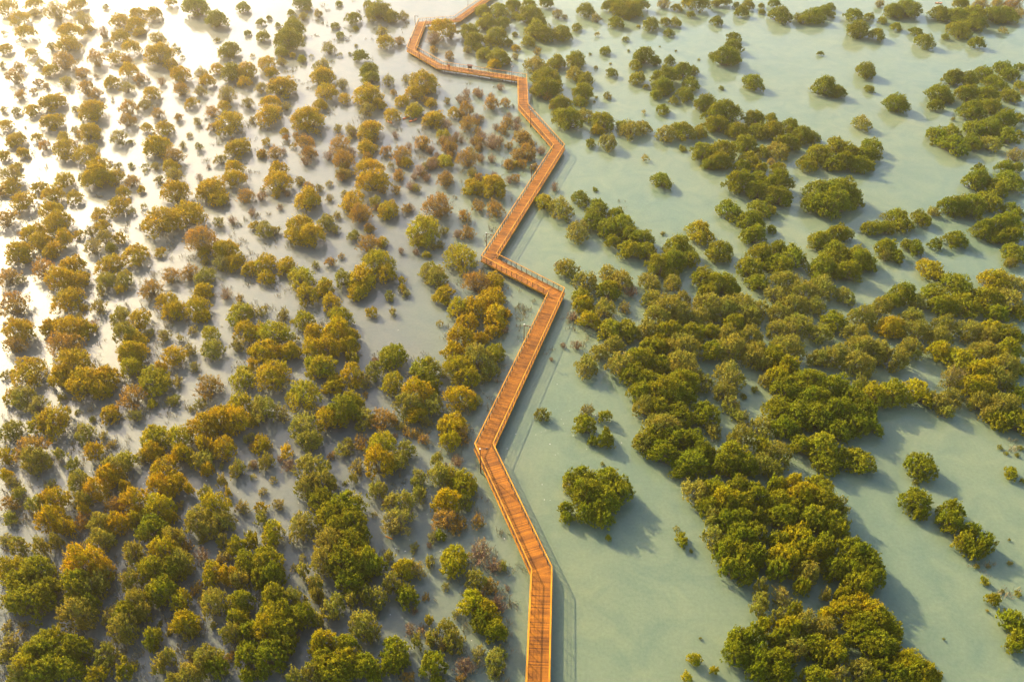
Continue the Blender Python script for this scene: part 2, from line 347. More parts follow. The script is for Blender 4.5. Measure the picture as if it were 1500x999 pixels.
# ---- crowns surveyed from the photograph: plan data "x y width height kind" per survey tile (quarter-pixel units)
MARKS = {
(0,0): """40 40 120 90o,200 20 100 70o,115 105 110 80o,145 180 130 75o,200 75 60 50k,330 60 140 120k,450 20 100 70o,490 115 120 70k,515 170 60 70o,405 180 150 70o,395 255 140 110o,
620 40 40 40s,620 270 60 50o,605 190 80 70b,700 115 120 95o,790 140 110 80o,800 75 100 70o,895 80 100 100o,815 185 70 60o,700 210 100 80o,770 270 130 80o,920 225 120 70k,930 310 190 130o,1000 375 90 60o,
1055 430 140 85o,1145 35 180 75g,1265 105 160 80g,1425 40 85 70g,1450 195 45 50g,1340 290 120 110v,1270 235 35 40s,1045 290 30 35s,1000 10 80 30o,30 285 80 80o,180 310 80 80o,235 370 70 70k,295 405 100 70o,
300 270 60 50k,110 395 80 70r,80 450 110 70r,370 350 150 70r,480 420 90 70r,560 340 110 90r,680 335 90 70o,740 350 80 60r,755 410 120 80o,820 455 75 60r,650 480 100 80o,740 510 90 70k,885 545 110 120o,
945 475 60 60b,500 510 110 90r,560 545 80 90r,300 590 140 130o,180 645 90 90o,220 480 60 70r,190 530 50 50r,115 555 70 70r,270 500 50 40r,385 475 80 70k,300 710 130 90o,540 640 160 120o,525 765 140 130o,
440 640 60 60k,750 625 120 90r,745 700 110 80r,845 610 80 70k,920 660 80 70r,960 750 110 110o,860 745 80 50o,925 850 190 120o,690 800 110 90k,1045 685 60 70r,1060 520 100 80r,1120 600 80 80o,1180 430 90 70k,
1215 470 100 60o,1170 530 90 60k,1330 550 120 90k,1240 650 90 80r,1310 620 90 50o,1340 710 170 150o,1245 740 70 70r,1390 860 140 150o,1155 710 60 90k,1110 790 40 80k,1165 860 60 50k,1350 420 130 110v,
1270 400 80 90o,1440 410 120 90o,1430 480 90 60o,1450 600 80 90k,1480 700 50 80k,25 730 90 90o,90 815 110 110o,130 890 80 60o,25 910 70 80o,215 805 70 70o,260 850 80 100r,375 870 140 130o,370 800 70 60o,
500 900 150 110o,575 970 150 60o,540 860 70 60k,95 975 60 50o,440 760 60 60k,690 970 60 50k,770 970 40 50s,765 830 40 60s,850 970 50 40k,910 970 60 50k,1020 910 130 90r,1070 850 50 60k,1000 970 110 60o,
1370 975 130 60o,1290 930 80 80k,20 640 50 60k,95 650 60 60s,20 190 40 50k,10 380 50 60k""",
(1,0): """265 10 130 35g,205 75 50 50v,300 50 50 45v,275 95 60 80k,215 120 70 50v,215 160 150 80v,190 230 190 110v,150 300 90 60v,215 325 40 40o,270 345 55 55v,325 330 30 45k,28 130 55 65v,75 105 38 40v,
127 148 38 40v,40 210 85 90v,365 80 60 50k,485 20 48 40g,565 105 95 100v,582 165 40 50v,462 150 55 65v,493 207 55 55v,425 280 90 70k,490 320 32 36k,612 325 105 62g,585 267 24 20s,550 315 24 26s,660 30 70 60v,
715 60 150 110v,795 95 100 90v,865 95 70 110k,755 240 110 100o,740 185 80 70k,840 235 70 80r,385 385 120 80k,390 440 150 100o,60 370 110 90o,90 420 90 50o,150 360 70 40k,150 500 170 120o,30 510 80 90k,
80 600 130 60o,75 665 150 130o,175 620 60 80k,415 530 130 110o,505 490 80 80k,665 410 130 80v,670 450 110 60v,775 470 80 100k,655 545 190 130o,515 575 80 70o,375 610 90 90o,300 690 200 140o,355 770 40 60o,
165 770 50 60o,480 750 60 60k,555 760 80 80k,670 755 150 120o,650 640 100 80k,720 610 100 60o,795 670 110 90o,805 540 50 80r,880 460 60 80k,980 470 180 120o,930 540 120 90o,855 590 90 90o,1010 520 90 80o,
1025 600 70 60o,925 645 110 110y,1040 690 140 110o,285 830 130 80r,310 890 110 80r,230 790 40 60r,490 850 140 130r,510 930 150 90r,645 860 110 110o,760 880 80 90r,850 900 120 120r,880 950 80 60o,660 975 180 60o,
790 970 50 50k,815 790 50 80b,975 830 110 90r,1100 790 90 80y,1135 860 100 80r,1110 940 100 100y,1030 940 70 80r,1160 660 80 120o,1230 640 110 90r,1240 720 110 110r,1320 690 40 60r,1380 600 100 130r,1460 600 70 90r,
1235 540 60 60b,1120 590 50 70k,1385 830 110 130b,1240 920 160 120r,1300 870 50 70r,1470 710 80 110r,1480 850 60 90r,1480 950 60 80r,1380 930 60 90b,1170 800 60 60b,60 830 60 90o,110 890 90 110r,30 900 60 100o,
130 985 120 40o,290 940 80 60b,215 855 40 40k,1090 165 170 50o,1040 220 110 80b,1140 205 60 40r,1040 290 60 55r,1133 325 66 52r,1250 180 130 100v,1330 60 100 90v,1420 60 120 100v,1350 130 140 90v,1280 230 120 100v,
1400 210 150 110v,1450 130 100 90g,1340 310 110 100v,1420 330 140 120v,1240 290 60 80k,1300 270 70 60v,1480 250 60 100v,1395 375 90 50o,1480 360 50 60k,1480 30 50 60v""",
(2,0): """10 30 100 90v,100 20 90 60v,200 15 100 60v,110 85 190 90v,20 90 60 80v,265 80 70 90k,310 100 40 60k,150 130 110 60v,190 190 130 100v,140 170 140 110v,290 190 130 90v,95 240 90 90v,20 280 60 70o,20 330 50 60k,
15 200 40 80v,430 60 120 80v,495 105 70 40k,380 160 65 65v,500 200 40 30k,660 35 180 80v,580 30 120 60g,745 20 130 60v,690 60 150 50v,610 130 95 85g,675 105 40 30v,810 140 110 90g,895 125 70 65v,960 130 70 60v,
740 155 25 35v,920 190 68 58g,664 228 44 42g,965 45 65 90v,890 15 90 40k,1190 20 56 50v,1080 5 180 25v,1240 5 100 20v,1315 28 45 40g,1345 68 95 55g,1385 25 75 60v,1460 35 40 50v,1467 70 42 30v,1047 85 55 38g,
1200 120 80 55g,1100 72 20 14s,1300 215 90 60g,1300 270 120 80g,1255 325 170 100g,1175 330 50 70g,1310 340 80 80g,1415 478 125 105g,1227 515 34 34g,547 295 70 62g,683 298 20 18s,585 425 70 70g,490 395 26 36s,458 318 20 22s,
577 373 18 16s,775 325 150 90g,725 378 80 62v,840 355 80 55g,924 352 72 66g,866 275 12 16s,960 300 18 12s,1095 350 18 24s,735 455 100 90v,1000 410 130 80g,1060 410 70 80g,900 440 180 110g,885 500 140 100g,1050 490 110 90g,
1010 550 110 95g,840 555 70 62g,895 545 50 40v,785 508 42 56v,950 590 60 50v,885 640 85 66g,560 560 54 70m,772 658 32 44k,495 570 20 20s,483 598 18 22s,370 350 130 120v,260 360 120 110v,140 375 140 110m,200 450 190 130v,
200 510 190 110v,370 430 110 110m,430 460 110 90v,410 540 150 90v,150 300 60 60k,290 600 140 90v,400 590 90 70v,205 560 70 60r,145 520 90 90k,330 690 180 130v,270 660 80 70v,430 670 100 100m,530 700 160 120v,500 760 90 60o,
240 620 60 80k,690 750 130 130m,770 740 100 110m,640 730 70 80v,690 780 50 40r,460 838 60 62v,565 830 115 100m,780 925 46 50k,1130 605 160 100g,900 780 120 120m,1000 760 140 120v,1240 650 230 110g,1200 720 170 80v,1420 690 140 90g,
1320 760 150 90v,1450 760 120 100g,1120 880 150 120g,1240 880 200 120v,1220 940 150 80v,1370 840 150 110g,1000 870 45 50v,1150 960 90 70g,1100 770 90 90v,1470 890 90 120v,1400 930 130 100v,1350 975 120 60g,1460 985 80 40v,
55 800 110 120r,85 890 120 100r,30 900 90 100r,30 700 60 90b,20 960 60 60o,60 960 80 60r""",
(3,0): """40 15 80 45g,75 85 135 105g,175 100 55 70v,210 115 80 50v,270 90 130 90g,330 65 100 90g,365 40 65 70g,385 85 28 28g,505 85 115 90g,525 170 150 100g,595 95 65 65v,635 200 100 75v,655 20 60 45k,740 60 120 100g,820 45 150 110g,
672 120 55 52v,750 157 70 50v,867 185 70 64g,920 240 115 90g,1040 217 50 34g,1228 250 100 64g,1382 180 50 46k,305 313 44 24g,572 412 125 95g,595 522 58 72g,335 500 170 105g,410 535 120 60g,757 600 155 108g,555 720 110 100m,
1010 75 120 90g,1120 170 140 110v,1110 90 140 100g,1210 80 140 110v,1210 130 140 100g,1330 80 130 110g,1400 90 120 100g,1470 80 80 90k,1130 20 110 40v,1250 20 100 40k,1440 20 120 40r,1350 15 100 30k,1090 450 140 90g,1010 540 160 110g,
1170 470 130 90g,1270 430 120 100g,1380 390 110 100g,1420 430 110 110g,1480 390 60 100g,1330 480 120 90g,1170 540 150 100g,1280 560 160 110g,1200 640 170 110g,1310 620 130 90v,1420 560 110 110v,1475 500 70 60v,1490 540 40 80k,
985 615 105 62g,1060 580 70 50v,1390 690 170 110g,1300 740 150 110g,1470 690 80 100g,1210 750 120 110g,1080 770 110 90v,990 785 115 110g,1090 845 160 140g,1200 830 110 130g,1300 840 110 120m,1400 790 130 130g,1480 790 60 80v,
1460 905 110 90k,957 845 26 18s,1085 698 30 14s,20 690 80 70g,30 760 140 100v,130 740 130 90g,200 790 140 100g,110 830 160 110g,60 880 130 110m,270 800 80 80g,300 900 160 120v,400 850 130 110v,480 880 130 100v,610 850 120 90g,
560 900 130 90g,610 900 120 60g,450 940 150 110g,530 960 140 90g,590 965 90 70v,380 950 130 100g,230 960 120 90v,60 985 110 40v,20 950 60 70k,1240 985 80 40g,1390 975 110 50g,1465 980 80 50v""",
(0,1): """60 20 150 60k,60 90 110 90o,10 120 70 100r,130 175 140 130o,220 95 85 110o,305 130 150 95o,370 55 120 95o,435 150 100 90o,570 30 200 80o,675 35 110 90o,490 30 80 70k,770 60 90 90r,825 110 45 60o,720 120 90 60o,
695 200 130 120o,580 255 100 100o,770 240 50 40k,840 205 40 40k,930 50 60 80k,1020 20 120 60k,1025 115 190 120o,940 290 210 180o,1100 250 210 160o,1230 100 170 140o,1275 150 130 130o,1365 40 150 100o,1440 140 110 130r,
1280 300 80 90k,1360 290 60 100b,1485 320 60 120o,1180 400 220 110r,1200 470 90 90o,1320 460 180 130o,1380 530 110 160o,1290 540 110 110k,1460 570 90 150o,30 280 120 150r,300 230 160 100o,330 300 170 130o,190 350 150 100o,
235 410 130 110o,110 470 170 140o,375 390 110 80o,310 460 110 110o,460 370 60 70o,530 350 80 100k,600 320 90 90o,620 390 130 90k,705 390 80 70o,540 440 130 100k,650 450 70 50v,790 490 150 140o,940 475 70 80o,640 540 150 150o,
620 640 130 110m,725 630 110 140m,705 695 60 60o,250 570 140 160r,420 540 160 110o,350 620 200 120o,460 640 120 120o,390 750 170 160o,490 800 50 70o,575 795 100 140k,580 680 36 40s,40 620 130 120r,70 780 180 180r,110 930 210 130o,
290 910 110 100o,400 910 200 150o,500 930 110 130o,700 850 110 130m,820 870 130 140o,740 950 180 90m,870 950 70 80k,790 985 150 40o,880 690 130 140r,1000 610 110 130r,1110 590 110 110r,1200 620 120 130m,1190 700 130 100o,
980 770 140 120o,1020 810 150 130o,1150 790 160 140o,1180 850 110 80o,1325 720 80 80b,1400 750 60 70r,1400 830 160 140y,1470 820 70 100k,1230 950 120 90y,1440 940 160 130o,1130 930 60 80k,960 960 90 80k,1050 980 60 40k""",
(1,1): """125 60 170 130o,30 150 70 110b,250 50 50 80k,120 140 50 50o,300 160 160 150o,310 90 80 60r,370 100 60 80k,430 75 45 70k,510 15 100 60k,690 50 220 130o,830 30 80 70r,820 110 70 80r,910 90 70 120b,740 110 60 60r,
565 170 150 140o,610 245 160 110r,700 180 80 130m,775 220 130 130o,1000 40 60 100b,1110 50 110 140r,1060 200 190 150r,1270 90 130 150o,1390 80 170 150o,1300 200 90 100r,1400 220 120 120r,1220 260 90 100r,50 340 110 160m,110 350 70 120k,
250 330 190 170o,310 370 180 140o,410 300 110 100m,460 340 70 60k,475 260 60 50k,980 340 210 180y,950 410 90 70o,1100 350 60 90k,1080 430 60 70k,1035 440 60 70k,665 335 80 60r,570 380 80 100m,660 420 150 120r,740 420 70 70o,
710 530 200 150y,760 590 130 170o,620 630 170 170o,510 630 110 140m,600 690 130 150o,435 530 80 60r,500 500 40 60r,350 550 60 50k,850 470 50 50b,50 540 130 200o,60 620 110 90o,175 550 120 120o,260 620 170 150y,300 720 140 140o,
400 680 110 130o,855 640 50 80o,855 690 50 70o,783 730 62 90m,678 825 88 70o,1195 500 195 190y,1240 360 100 90r,1180 370 60 80b,1000 490 60 50y,1010 580 120 110m,1060 620 150 120m,1100 720 130 140o,1290 650 190 130r,1390 640 130 110o,
1380 740 170 150o,1280 800 150 140o,1190 800 150 140y,1240 890 150 120o,1400 850 150 160o,1470 840 60 120o,1460 930 60 100b,1380 940 100 100o,1200 975 180 50o,1320 980 100 60o,30 820 80 90k,160 840 80 80k,280 870 150 120y,440 770 120 120o,
490 850 160 120y,480 940 200 120o,340 950 130 90o,110 940 230 120y,20 920 70 100o,560 960 90 80o,230 990 60 30k""",
(2,1): """875 55 125 100g,487 110 32 34g,20 40 70 60r,190 180 120 140y,290 220 150 170m,250 95 60 60b,405 160 110 100g,500 210 130 120g,390 350 150 140m,480 280 140 130g,560 330 130 140g,590 410 100 90v,650 310 140 130g,610 250 110 80g,
760 390 170 120g,690 455 160 120v,790 470 130 110v,690 370 110 90g,970 440 190 120v,870 550 180 140v,960 520 170 130g,1040 500 120 130v,930 600 110 90v,1100 355 160 140y,1215 465 170 130v,885 365 30 40s,320 570 150 110m,270 550 60 50k,
1280 230 145 130g,1400 290 180 110g,1450 220 120 110g,1420 370 170 110g,1340 60 210 110g,1430 110 150 110g,1450 40 110 90g,1460 480 160 120v,1400 560 170 130v,1440 650 150 110v,1490 560 50 150g,430 650 160 140m,560 600 110 150m,640 640 150 140m,
560 690 170 120v,410 740 130 120v,420 780 120 90y,540 810 140 130m,450 870 130 100y,570 930 150 150v,680 930 140 140v,660 800 90 80k,700 700 90 120b,810 650 130 130m,940 660 110 120m,820 750 150 110m,920 790 200 130m,850 850 160 120m,
1000 840 150 130m,790 930 130 110m,920 940 180 110v,1060 950 150 110v,1000 750 100 90m,1130 620 160 130v,1230 650 190 140v,1150 700 120 90v,1290 690 110 90v,1150 790 190 120m,1100 860 130 110m,1250 800 190 150m,1360 790 180 150m,1400 850 140 110m,
1300 890 140 90v,1260 960 130 90m,1400 970 150 80m,1460 800 90 100m,1170 940 110 90v,355 850 70 90b""",
(3,1): """60 60 190 130g,60 140 200 120g,20 230 60 80v,20 340 60 110g,300 120 200 150g,430 110 220 160g,380 180 260 140g,270 190 150 110g,500 160 130 110g,310 400 170 100v,410 360 150 100v,470 375 90 70m,610 330 130 90v,765 280 160 140v,
690 330 110 80v,900 275 110 110v,970 240 70 70m,1090 200 190 120g,1200 200 170 140g,1300 170 150 140v,1330 100 130 110v,1230 50 190 110g,1420 60 160 140g,1390 310 200 110g,1270 340 170 110g,1440 230 120 100g,1430 370 150 100g,1350 390 110 70v,
1480 320 50 150g,700 440 130 100v,760 495 90 90v,690 500 80 60m,810 430 70 60v,865 445 100 100g,985 430 85 70g,1105 395 150 105g,1450 480 140 120g,1420 540 90 60m,965 575 150 130y,400 480 180 150v,530 500 180 150v,320 560 180 140v,
470 580 190 120v,590 540 110 120v,300 640 100 80v,60 450 130 100v,150 500 150 150v,60 540 130 120v,100 640 190 120m,210 700 190 130m,50 730 130 140m,330 680 130 130m,150 780 170 130m,280 790 130 110m,450 730 120 110m,60 830 140 80m,
790 720 180 130v,720 760 110 90v,870 760 110 100m,980 720 160 130v,1110 670 190 170v,1040 780 200 130v,1170 780 170 140v,1330 640 200 150y,1450 660 110 130m,1290 740 190 150v,1420 760 170 150m,1350 830 150 90g,1470 830 90 110v,560 850 190 130m,
660 800 150 100m,390 880 170 130v,180 900 190 120m,60 930 160 120m,300 950 180 110m,520 950 170 110m,720 910 190 120z,850 850 150 100m,880 930 170 120m,1040 900 170 110m,1010 970 150 70m,1180 930 170 120m,1300 920 140 100y,1420 960 180 90v,1290 980 120 60m""",
(0,2): """80 15 150 40r,370 5 220 35r,165 165 210 180o,420 130 240 200o,370 200 170 140o,500 230 220 190o,610 210 170 150o,590 280 150 100o,780 60 200 140o,1020 80 160 130o,1110 50 90 90k,1240 40 150 120m,1390 20 110 60k,1480 60 60 130o,
770 150 150 110y,900 230 190 180y,940 150 90 80o,770 320 170 160r,640 420 120 120o,790 430 110 70k,890 370 60 70y,1010 345 75 100m,1220 260 160 180r,1420 210 150 160y,1480 140 60 80o,1170 360 90 80k,130 320 160 130m,60 320 90 100o,
220 370 130 120k,320 460 190 200o,220 480 120 110y,60 520 140 130m,180 620 210 170r,200 690 190 130m,30 670 100 140o,40 780 90 80o,490 530 120 120m,450 415 32 40s,540 455 40 40s,600 550 60 60k,655 600 50 60k,350 660 70 80m,550 640 130 130o,
425 720 70 110m,900 560 180 170y,890 640 130 110o,1050 560 150 150y,1060 650 140 110o,1180 500 190 190o,1290 450 210 180o,1400 370 150 160y,1390 460 170 150o,1310 620 160 140o,1200 600 120 110o,1480 470 60 120o,1460 560 90 70k,1490 610 60 110r,
1180 700 130 140m,1215 750 80 80o,1300 730 40 50k,1390 740 90 110m,1300 820 60 80m,1335 885 40 55o,1475 720 50 90k,1110 865 60 70o,680 730 170 150m,740 690 130 110y,640 790 150 120o,830 670 100 100k,960 760 180 190o,940 850 190 140o,
1020 830 110 160o,460 820 140 140m,560 870 140 130o,480 930 100 90m,730 850 80 70o,80 830 110 80k,105 890 80 100m,290 840 70 70k,320 930 180 130o,210 950 120 90m,50 950 130 100r,790 930 190 120o,930 960 190 80y,680 960 150 80r,
1210 900 100 110m,1260 960 190 80y,1420 970 110 60k,1050 960 60 60k,490 985 80 30o""",
(1,2): """60 50 180 120o,200 50 140 110o,330 40 150 110o,430 30 150 100o,540 20 120 70o,100 190 220 200o,580 100 60 70m,540 85 50 50o,800 80 180 160v,690 170 100 110m,390 150 200 150y,330 130 120 100y,560 200 140 160o,450 250 130 130o,
280 310 210 190y,640 230 90 130k,640 310 40 60r,500 400 230 180v,420 440 170 150o,560 350 150 110y,640 450 130 150m,740 450 170 160r,280 500 200 200m,320 580 160 110m,40 400 150 200m,150 420 110 150k,20 370 80 110m,800 240 150 140y,
990 170 190 180v,940 290 190 150o,900 370 190 150m,940 430 140 90o,1040 370 120 150m,1030 250 130 110v,1160 60 150 120o,1180 150 190 140y,1300 90 190 160m,1400 60 130 130v,1370 170 110 130m,1240 210 170 120y,1190 320 200 160o,1280 350 90 120m,
1150 480 190 160o,1140 580 140 110y,1200 540 120 130r,1000 470 90 80k,30 600 110 150o,60 700 90 100m,180 640 70 90o,440 670 50 90r,520 620 120 160m,610 590 100 130r,740 600 200 150y,720 700 190 190o,880 630 110 120m,830 700 130 130m,
590 730 100 130k,570 800 60 50m,330 750 230 190m,380 830 190 130m,300 860 160 110m,390 930 190 130v,530 960 220 100v,710 870 120 120m,950 800 100 120m,955 890 90 130m,520 830 30 30s,985 570 90 70r,935 530 60 80r,880 530 70 80r,1060 690 80 80m,
1080 770 140 140m,1150 790 110 120y,1220 830 150 170y,1180 700 90 90b,1120 930 180 140o,1230 940 100 90m,840 940 200 120m,30 970 90 60o,130 950 90 80k,40 880 50 80k,100 810 50 50k,190 720 90 90b""",
(2,2): """178 425 108 78m,425 480 130 120v,540 435 90 80v,440 400 100 70k,550 575 110 95v,473 580 55 65v,553 525 44 40v,530 717 26 34s,440 140 145 150m,510 60 110 100m,600 20 150 60m,400 800 190 130v,560 800 190 110v,620 860 180 160v,450 880 220 150v,
540 920 190 130v,350 840 100 110m,520 985 140 40v,310 970 90 80v,640 130 170 140m,760 90 190 120v,870 130 160 120v,720 200 170 130v,800 230 150 120v,990 120 190 130m,1040 180 160 120m,1010 230 200 150v,900 290 220 150v,760 290 150 110v,
1000 310 190 140v,790 380 180 110m,860 400 150 100v,980 430 190 140v,1130 420 190 160g,880 500 210 150m,950 560 190 130v,820 560 190 150v,770 600 150 120m,880 640 170 130g,1060 560 130 130g,1180 520 90 150m,1130 240 90 140m,1280 200 185 180m,
1240 290 130 100m,1285 370 120 120m,1340 440 90 110m,1360 320 40 40s,1420 280 50 40s,1480 230 60 120m,1060 700 210 180g,1000 750 140 100g,1120 640 140 110g,1300 660 200 150v,1340 560 150 120m,1250 720 170 130g,1370 720 150 140g,1460 500 110 150m,
1470 620 90 130v,1460 720 100 130m,1080 880 140 170m,1180 860 140 130v,1250 930 190 140y,1330 850 140 140v,1420 890 150 150v,1160 960 140 90v,1480 960 60 90v,1350 960 160 90v,830 20 190 60v,1000 20 200 60m,1180 50 180 110v,1290 30 190 90m,
1410 90 150 110m,1480 130 90 90m,1440 40 120 90m,300 25 40 60b,230 105 30 40b,380 20 80 40b""",
(3,2): """40 90 130 130v,120 140 150 110y,60 200 140 120y,250 230 220 140g,380 270 220 160g,480 320 180 150g,280 330 200 150g,200 290 160 150v,110 280 170 150v,60 400 190 160v,180 420 180 160g,300 440 190 170g,420 400 200 170g,560 390 160 150g,
590 470 130 150g,500 470 180 160g,400 520 170 130g,100 500 170 110g,320 610 190 170v,190 600 130 120v,340 710 140 150g,540 690 180 170v,440 680 110 130v,50 660 160 150m,540 240 90 90m,30 750 110 100m,620 310 180 150y,740 300 170 150v,
880 290 160 160y,990 340 130 120m,1080 320 120 110m,1050 410 110 90m,690 350 110 90m,900 725 190 165g,870 925 205 160g,865 825 40 40s,1080 985 150 40g,1425 770 80 90v,1490 815 30 30g,1360 620 32 32s,1395 655 28 24s,1460 665 34 26s,1480 625 40 30s,
120 30 220 60m,300 100 140 110m,400 80 200 130m,530 120 220 150m,640 60 170 130m,740 100 190 140m,830 40 180 110m,560 30 200 80m,1010 50 150 120y,1140 110 190 160y,1270 60 190 140m,1400 60 190 150v,1380 150 180 120m,1260 170 190 130y,
1090 210 190 110k,1230 260 210 140y,1340 220 170 110m,1240 350 120 100m,1300 420 110 100m,1380 370 190 160m,1460 310 110 130v,1450 450 150 160v,1350 440 130 140v,1470 160 80 130v,50 840 120 130v,150 830 130 120y,200 900 190 150y,300 850 160 150v,
330 940 190 120v,420 970 110 70m,60 930 160 120v,130 970 140 70v""",
(0,3): """60 40 80 80m,20 160 60 120k,115 195 135 110m,235 200 110 100m,325 175 90 80m,300 40 190 110o,390 90 120 100o,60 330 190 150y,210 330 220 170v,120 430 220 190v,170 510 280 160v,60 520 130 120m,270 440 140 130v,480 60 120 110r,
590 60 150 110m,590 160 170 150m,690 60 170 130o,790 40 100 90y,890 90 190 180g,1000 30 80 80o,1020 150 140 100m,780 240 120 190m,1160 50 170 110m,1300 50 150 110m,1210 100 140 70m,1190 160 60 60s,1310 170 90 90m,1320 260 130 110k,1400 210 120 120v,
1470 160 80 110v,480 290 240 140o,580 340 150 170o,450 430 220 190v,540 440 150 170m,600 400 100 150m,450 600 220 190m,540 540 90 110v,960 230 190 120y,1080 200 100 110r,890 330 190 170v,1010 340 170 150v,1070 290 150 110m,940 460 190 170v,
1180 250 100 150b,760 400 110 150m,800 510 160 130m,1150 450 80 110r,1060 520 120 140y,650 600 130 130k,740 580 170 130v,720 680 180 170m,840 590 110 120m,895 740 110 150v,1080 640 180 130y,1110 710 80 60m,985 850 110 110m,930 910 90 100m,
625 840 130 190m,730 920 90 130v,985 715 36 36s,935 655 30 50s,1250 665 40 50s,1240 360 110 150y,1340 370 130 120o,1250 530 160 180m,1440 300 130 150v,1400 400 120 110m,1400 520 160 150v,1390 620 150 130v,1350 710 130 110m,1450 690 110 150v,
1440 830 130 190g,1220 860 190 190m,1260 900 160 140v,1345 850 60 70r,1120 830 90 80k,1110 950 170 100m,1010 985 100 40m,1450 960 110 90g,290 770 240 130v,200 820 170 150v,440 800 200 170v,330 880 210 170v,150 900 180 130y,230 950 190 100v,
420 930 160 130v,560 960 150 90y,100 960 140 80m,40 670 60 90k,130 665 70 50k,60 760 130 150k,30 840 90 110m""",
(1,3): """95 130 120 170y,30 40 70 100m,260 80 150 190m,430 30 190 90v,560 50 190 120v,610 130 140 120v,470 110 170 110v,440 190 210 170m,560 190 200 150v,400 280 190 150m,520 300 240 190v,640 280 190 170v,690 320 130 140v,560 400 190 140g,
780 260 60 110m,275 345 75 110m,60 280 210 140v,90 360 180 160g,30 380 110 160v,830 50 220 130k,810 110 70 70k,350 430 110 120m,355 490 90 110m,450 560 140 180m,560 510 80 110m,650 490 90 130m,720 500 100 140m,700 590 60 70k,860 330 150 110y,
940 340 130 120k,800 420 120 100m,880 490 130 160v,925 210 60 90k,1015 200 40 90b,1080 140 66 66v,1015 290 60 80m,993 500 44 100r,925 580 50 60b,1160 280 160 190y,1110 40 190 90r,1190 80 110 130r,1300 60 90 120r,1310 220 150 180b,1390 310 130 120b,
1370 430 120 120r,1440 320 60 110m,1290 400 140 110m,1270 530 170 170y,1350 590 160 170o,1400 690 160 130v,1320 640 120 130v,1420 540 110 120b,1110 440 50 60k,1470 450 40 110b,625 660 190 160m,680 720 80 90m,110 500 190 130v,120 600 230 170v,
60 680 190 170y,160 700 190 160v,270 600 170 160v,80 830 220 180g,150 780 160 150v,40 930 110 110g,370 640 70 60m,230 510 140 100m,390 760 170 130y,520 780 170 140v,400 870 200 150v,530 880 190 160y,450 950 220 90v,640 900 170 160v,330 950 130 90m,
700 950 110 110v,230 970 130 60m,810 800 170 170v,790 890 130 110v,840 870 110 110v,1030 890 150 180v,940 760 70 100m,1030 740 90 100m,1120 680 120 120m,1160 750 130 140m,1100 780 80 80r,1015 635 50 60y,890 970 110 60r,1220 900 160 110b,
1410 860 130 160m,1300 830 90 110k,1390 940 100 100m,1200 980 80 40r,1060 985 90 30v,960 690 50 60b,1170 600 60 60k""",
(2,3): """318 30 85 80v,530 40 130 90v,430 10 110 40v,563 155 38 36v,992 160 75 110v,965 100 40 40k,1050 230 24 24s,1075 860 100 75y,1182 928 52 52y,1028 970 60 70y,1105 740 16 16s,1180 40 110 120m,1250 60 150 120g,1180 150 110 140m,1340 40 160 110g,
1330 140 180 150g,1270 220 170 140v,1420 120 140 150v,1360 260 190 160v,1440 250 130 150v,1280 320 140 110v,1370 350 150 100v,1450 40 100 90g,1460 440 90 80m,1450 550 110 130m,1470 500 60 60m,1340 740 150 130v,1320 830 160 150g,1420 730 150 130v,
1440 840 170 160g,1450 940 130 120g,1470 670 80 90y,1310 760 90 100v""",
(3,3): """90 30 200 120g,260 40 200 130v,370 70 190 140g,400 120 130 90v,450 80 70 90m,170 140 190 140y,60 170 130 110v,240 230 200 150v,330 200 130 130v,100 260 190 140y,500 230 210 160g,590 290 190 180g,610 380 150 130g,490 330 170 150g,530 420 170 120v,
400 330 150 150g,60 340 140 110v,230 360 150 130m,200 440 100 110v,80 500 140 180k,340 490 60 60m,430 490 100 70v,160 580 90 80v,540 510 80 90y,340 600 90 110y,470 580 190 140y,600 590 190 130y,660 640 190 150v,730 700 130 130v,560 680 200 160v,
640 780 230 180g,700 790 150 150g,230 650 170 130m,120 680 170 140y,60 620 120 110m,330 690 160 130m,280 780 170 150v,370 830 190 150v,420 760 120 110g,150 810 150 130m,60 740 130 120v,60 870 190 130g,70 950 170 110g,540 930 170 150m,650 900 90 110g,
830 900 200 150y,880 950 220 120v,760 950 150 110v,960 970 130 80v,290 980 190 60v,420 970 110 70m,600 985 130 40v,820 830 70 60m,895 5 100 20g,1080 50 150 110g,1190 110 110 100g,1150 180 110 110v,1270 180 120 120g,1220 220 130 100v,1270 405 50 55v,
1325 510 95 80v,1293 320 30 28s,1420 300 36 30s,1465 480 40 40s,1225 320 40 30s,1415 165 18 16s,1375 465 24 24s,1030 745 16 16s,1285 580 20 20s,1440 640 130 150g,1470 720 140 180g,1440 790 110 90g""",
}
# ------------------------------------------------------------------ mangrove crowns
def quad_mesh(name, V, mat, quads=True):
    n = len(V) // 4
    me = bpy.data.meshes.new(name); me.vertices.add(4 * n); me.loops.add(4 * n); me.polygons.add(n)
    me.vertices.foreach_set("co", V.astype(np.float32).ravel())
    me.loops.foreach_set("vertex_index", np.arange(4 * n, dtype=np.int32))
    me.polygons.foreach_set("loop_start", np.arange(0, 4 * n, 4, dtype=np.int32))
    me.polygons.foreach_set("loop_total", np.full(n, 4, dtype=np.int32))
    me.materials.append(mat); me.update(calc_edges=True); return me
def nrm(a): return a / np.maximum(1e-6, np.linalg.norm(a, axis=1, keepdims=True))
def leaves(P, N, half_l, half_w, g):    # one rhombic leaf spray per point
    n = len(P); rv = nrm(g.normal(size=(n, 3))); N = nrm(N)
    A = nrm(np.cross(N, rv)); B = np.cross(N, A)
    k = g.uniform(.6, 1.35, (n, 1)); A = A * half_l * k; B = B * half_w * k
    V = np.stack([P - A, P - B * 1.0 + A * .1, P + A, P + B + A * .1], 1)
    V[:, 2] += N * half_l * .25
    return V.reshape(-1, 3)
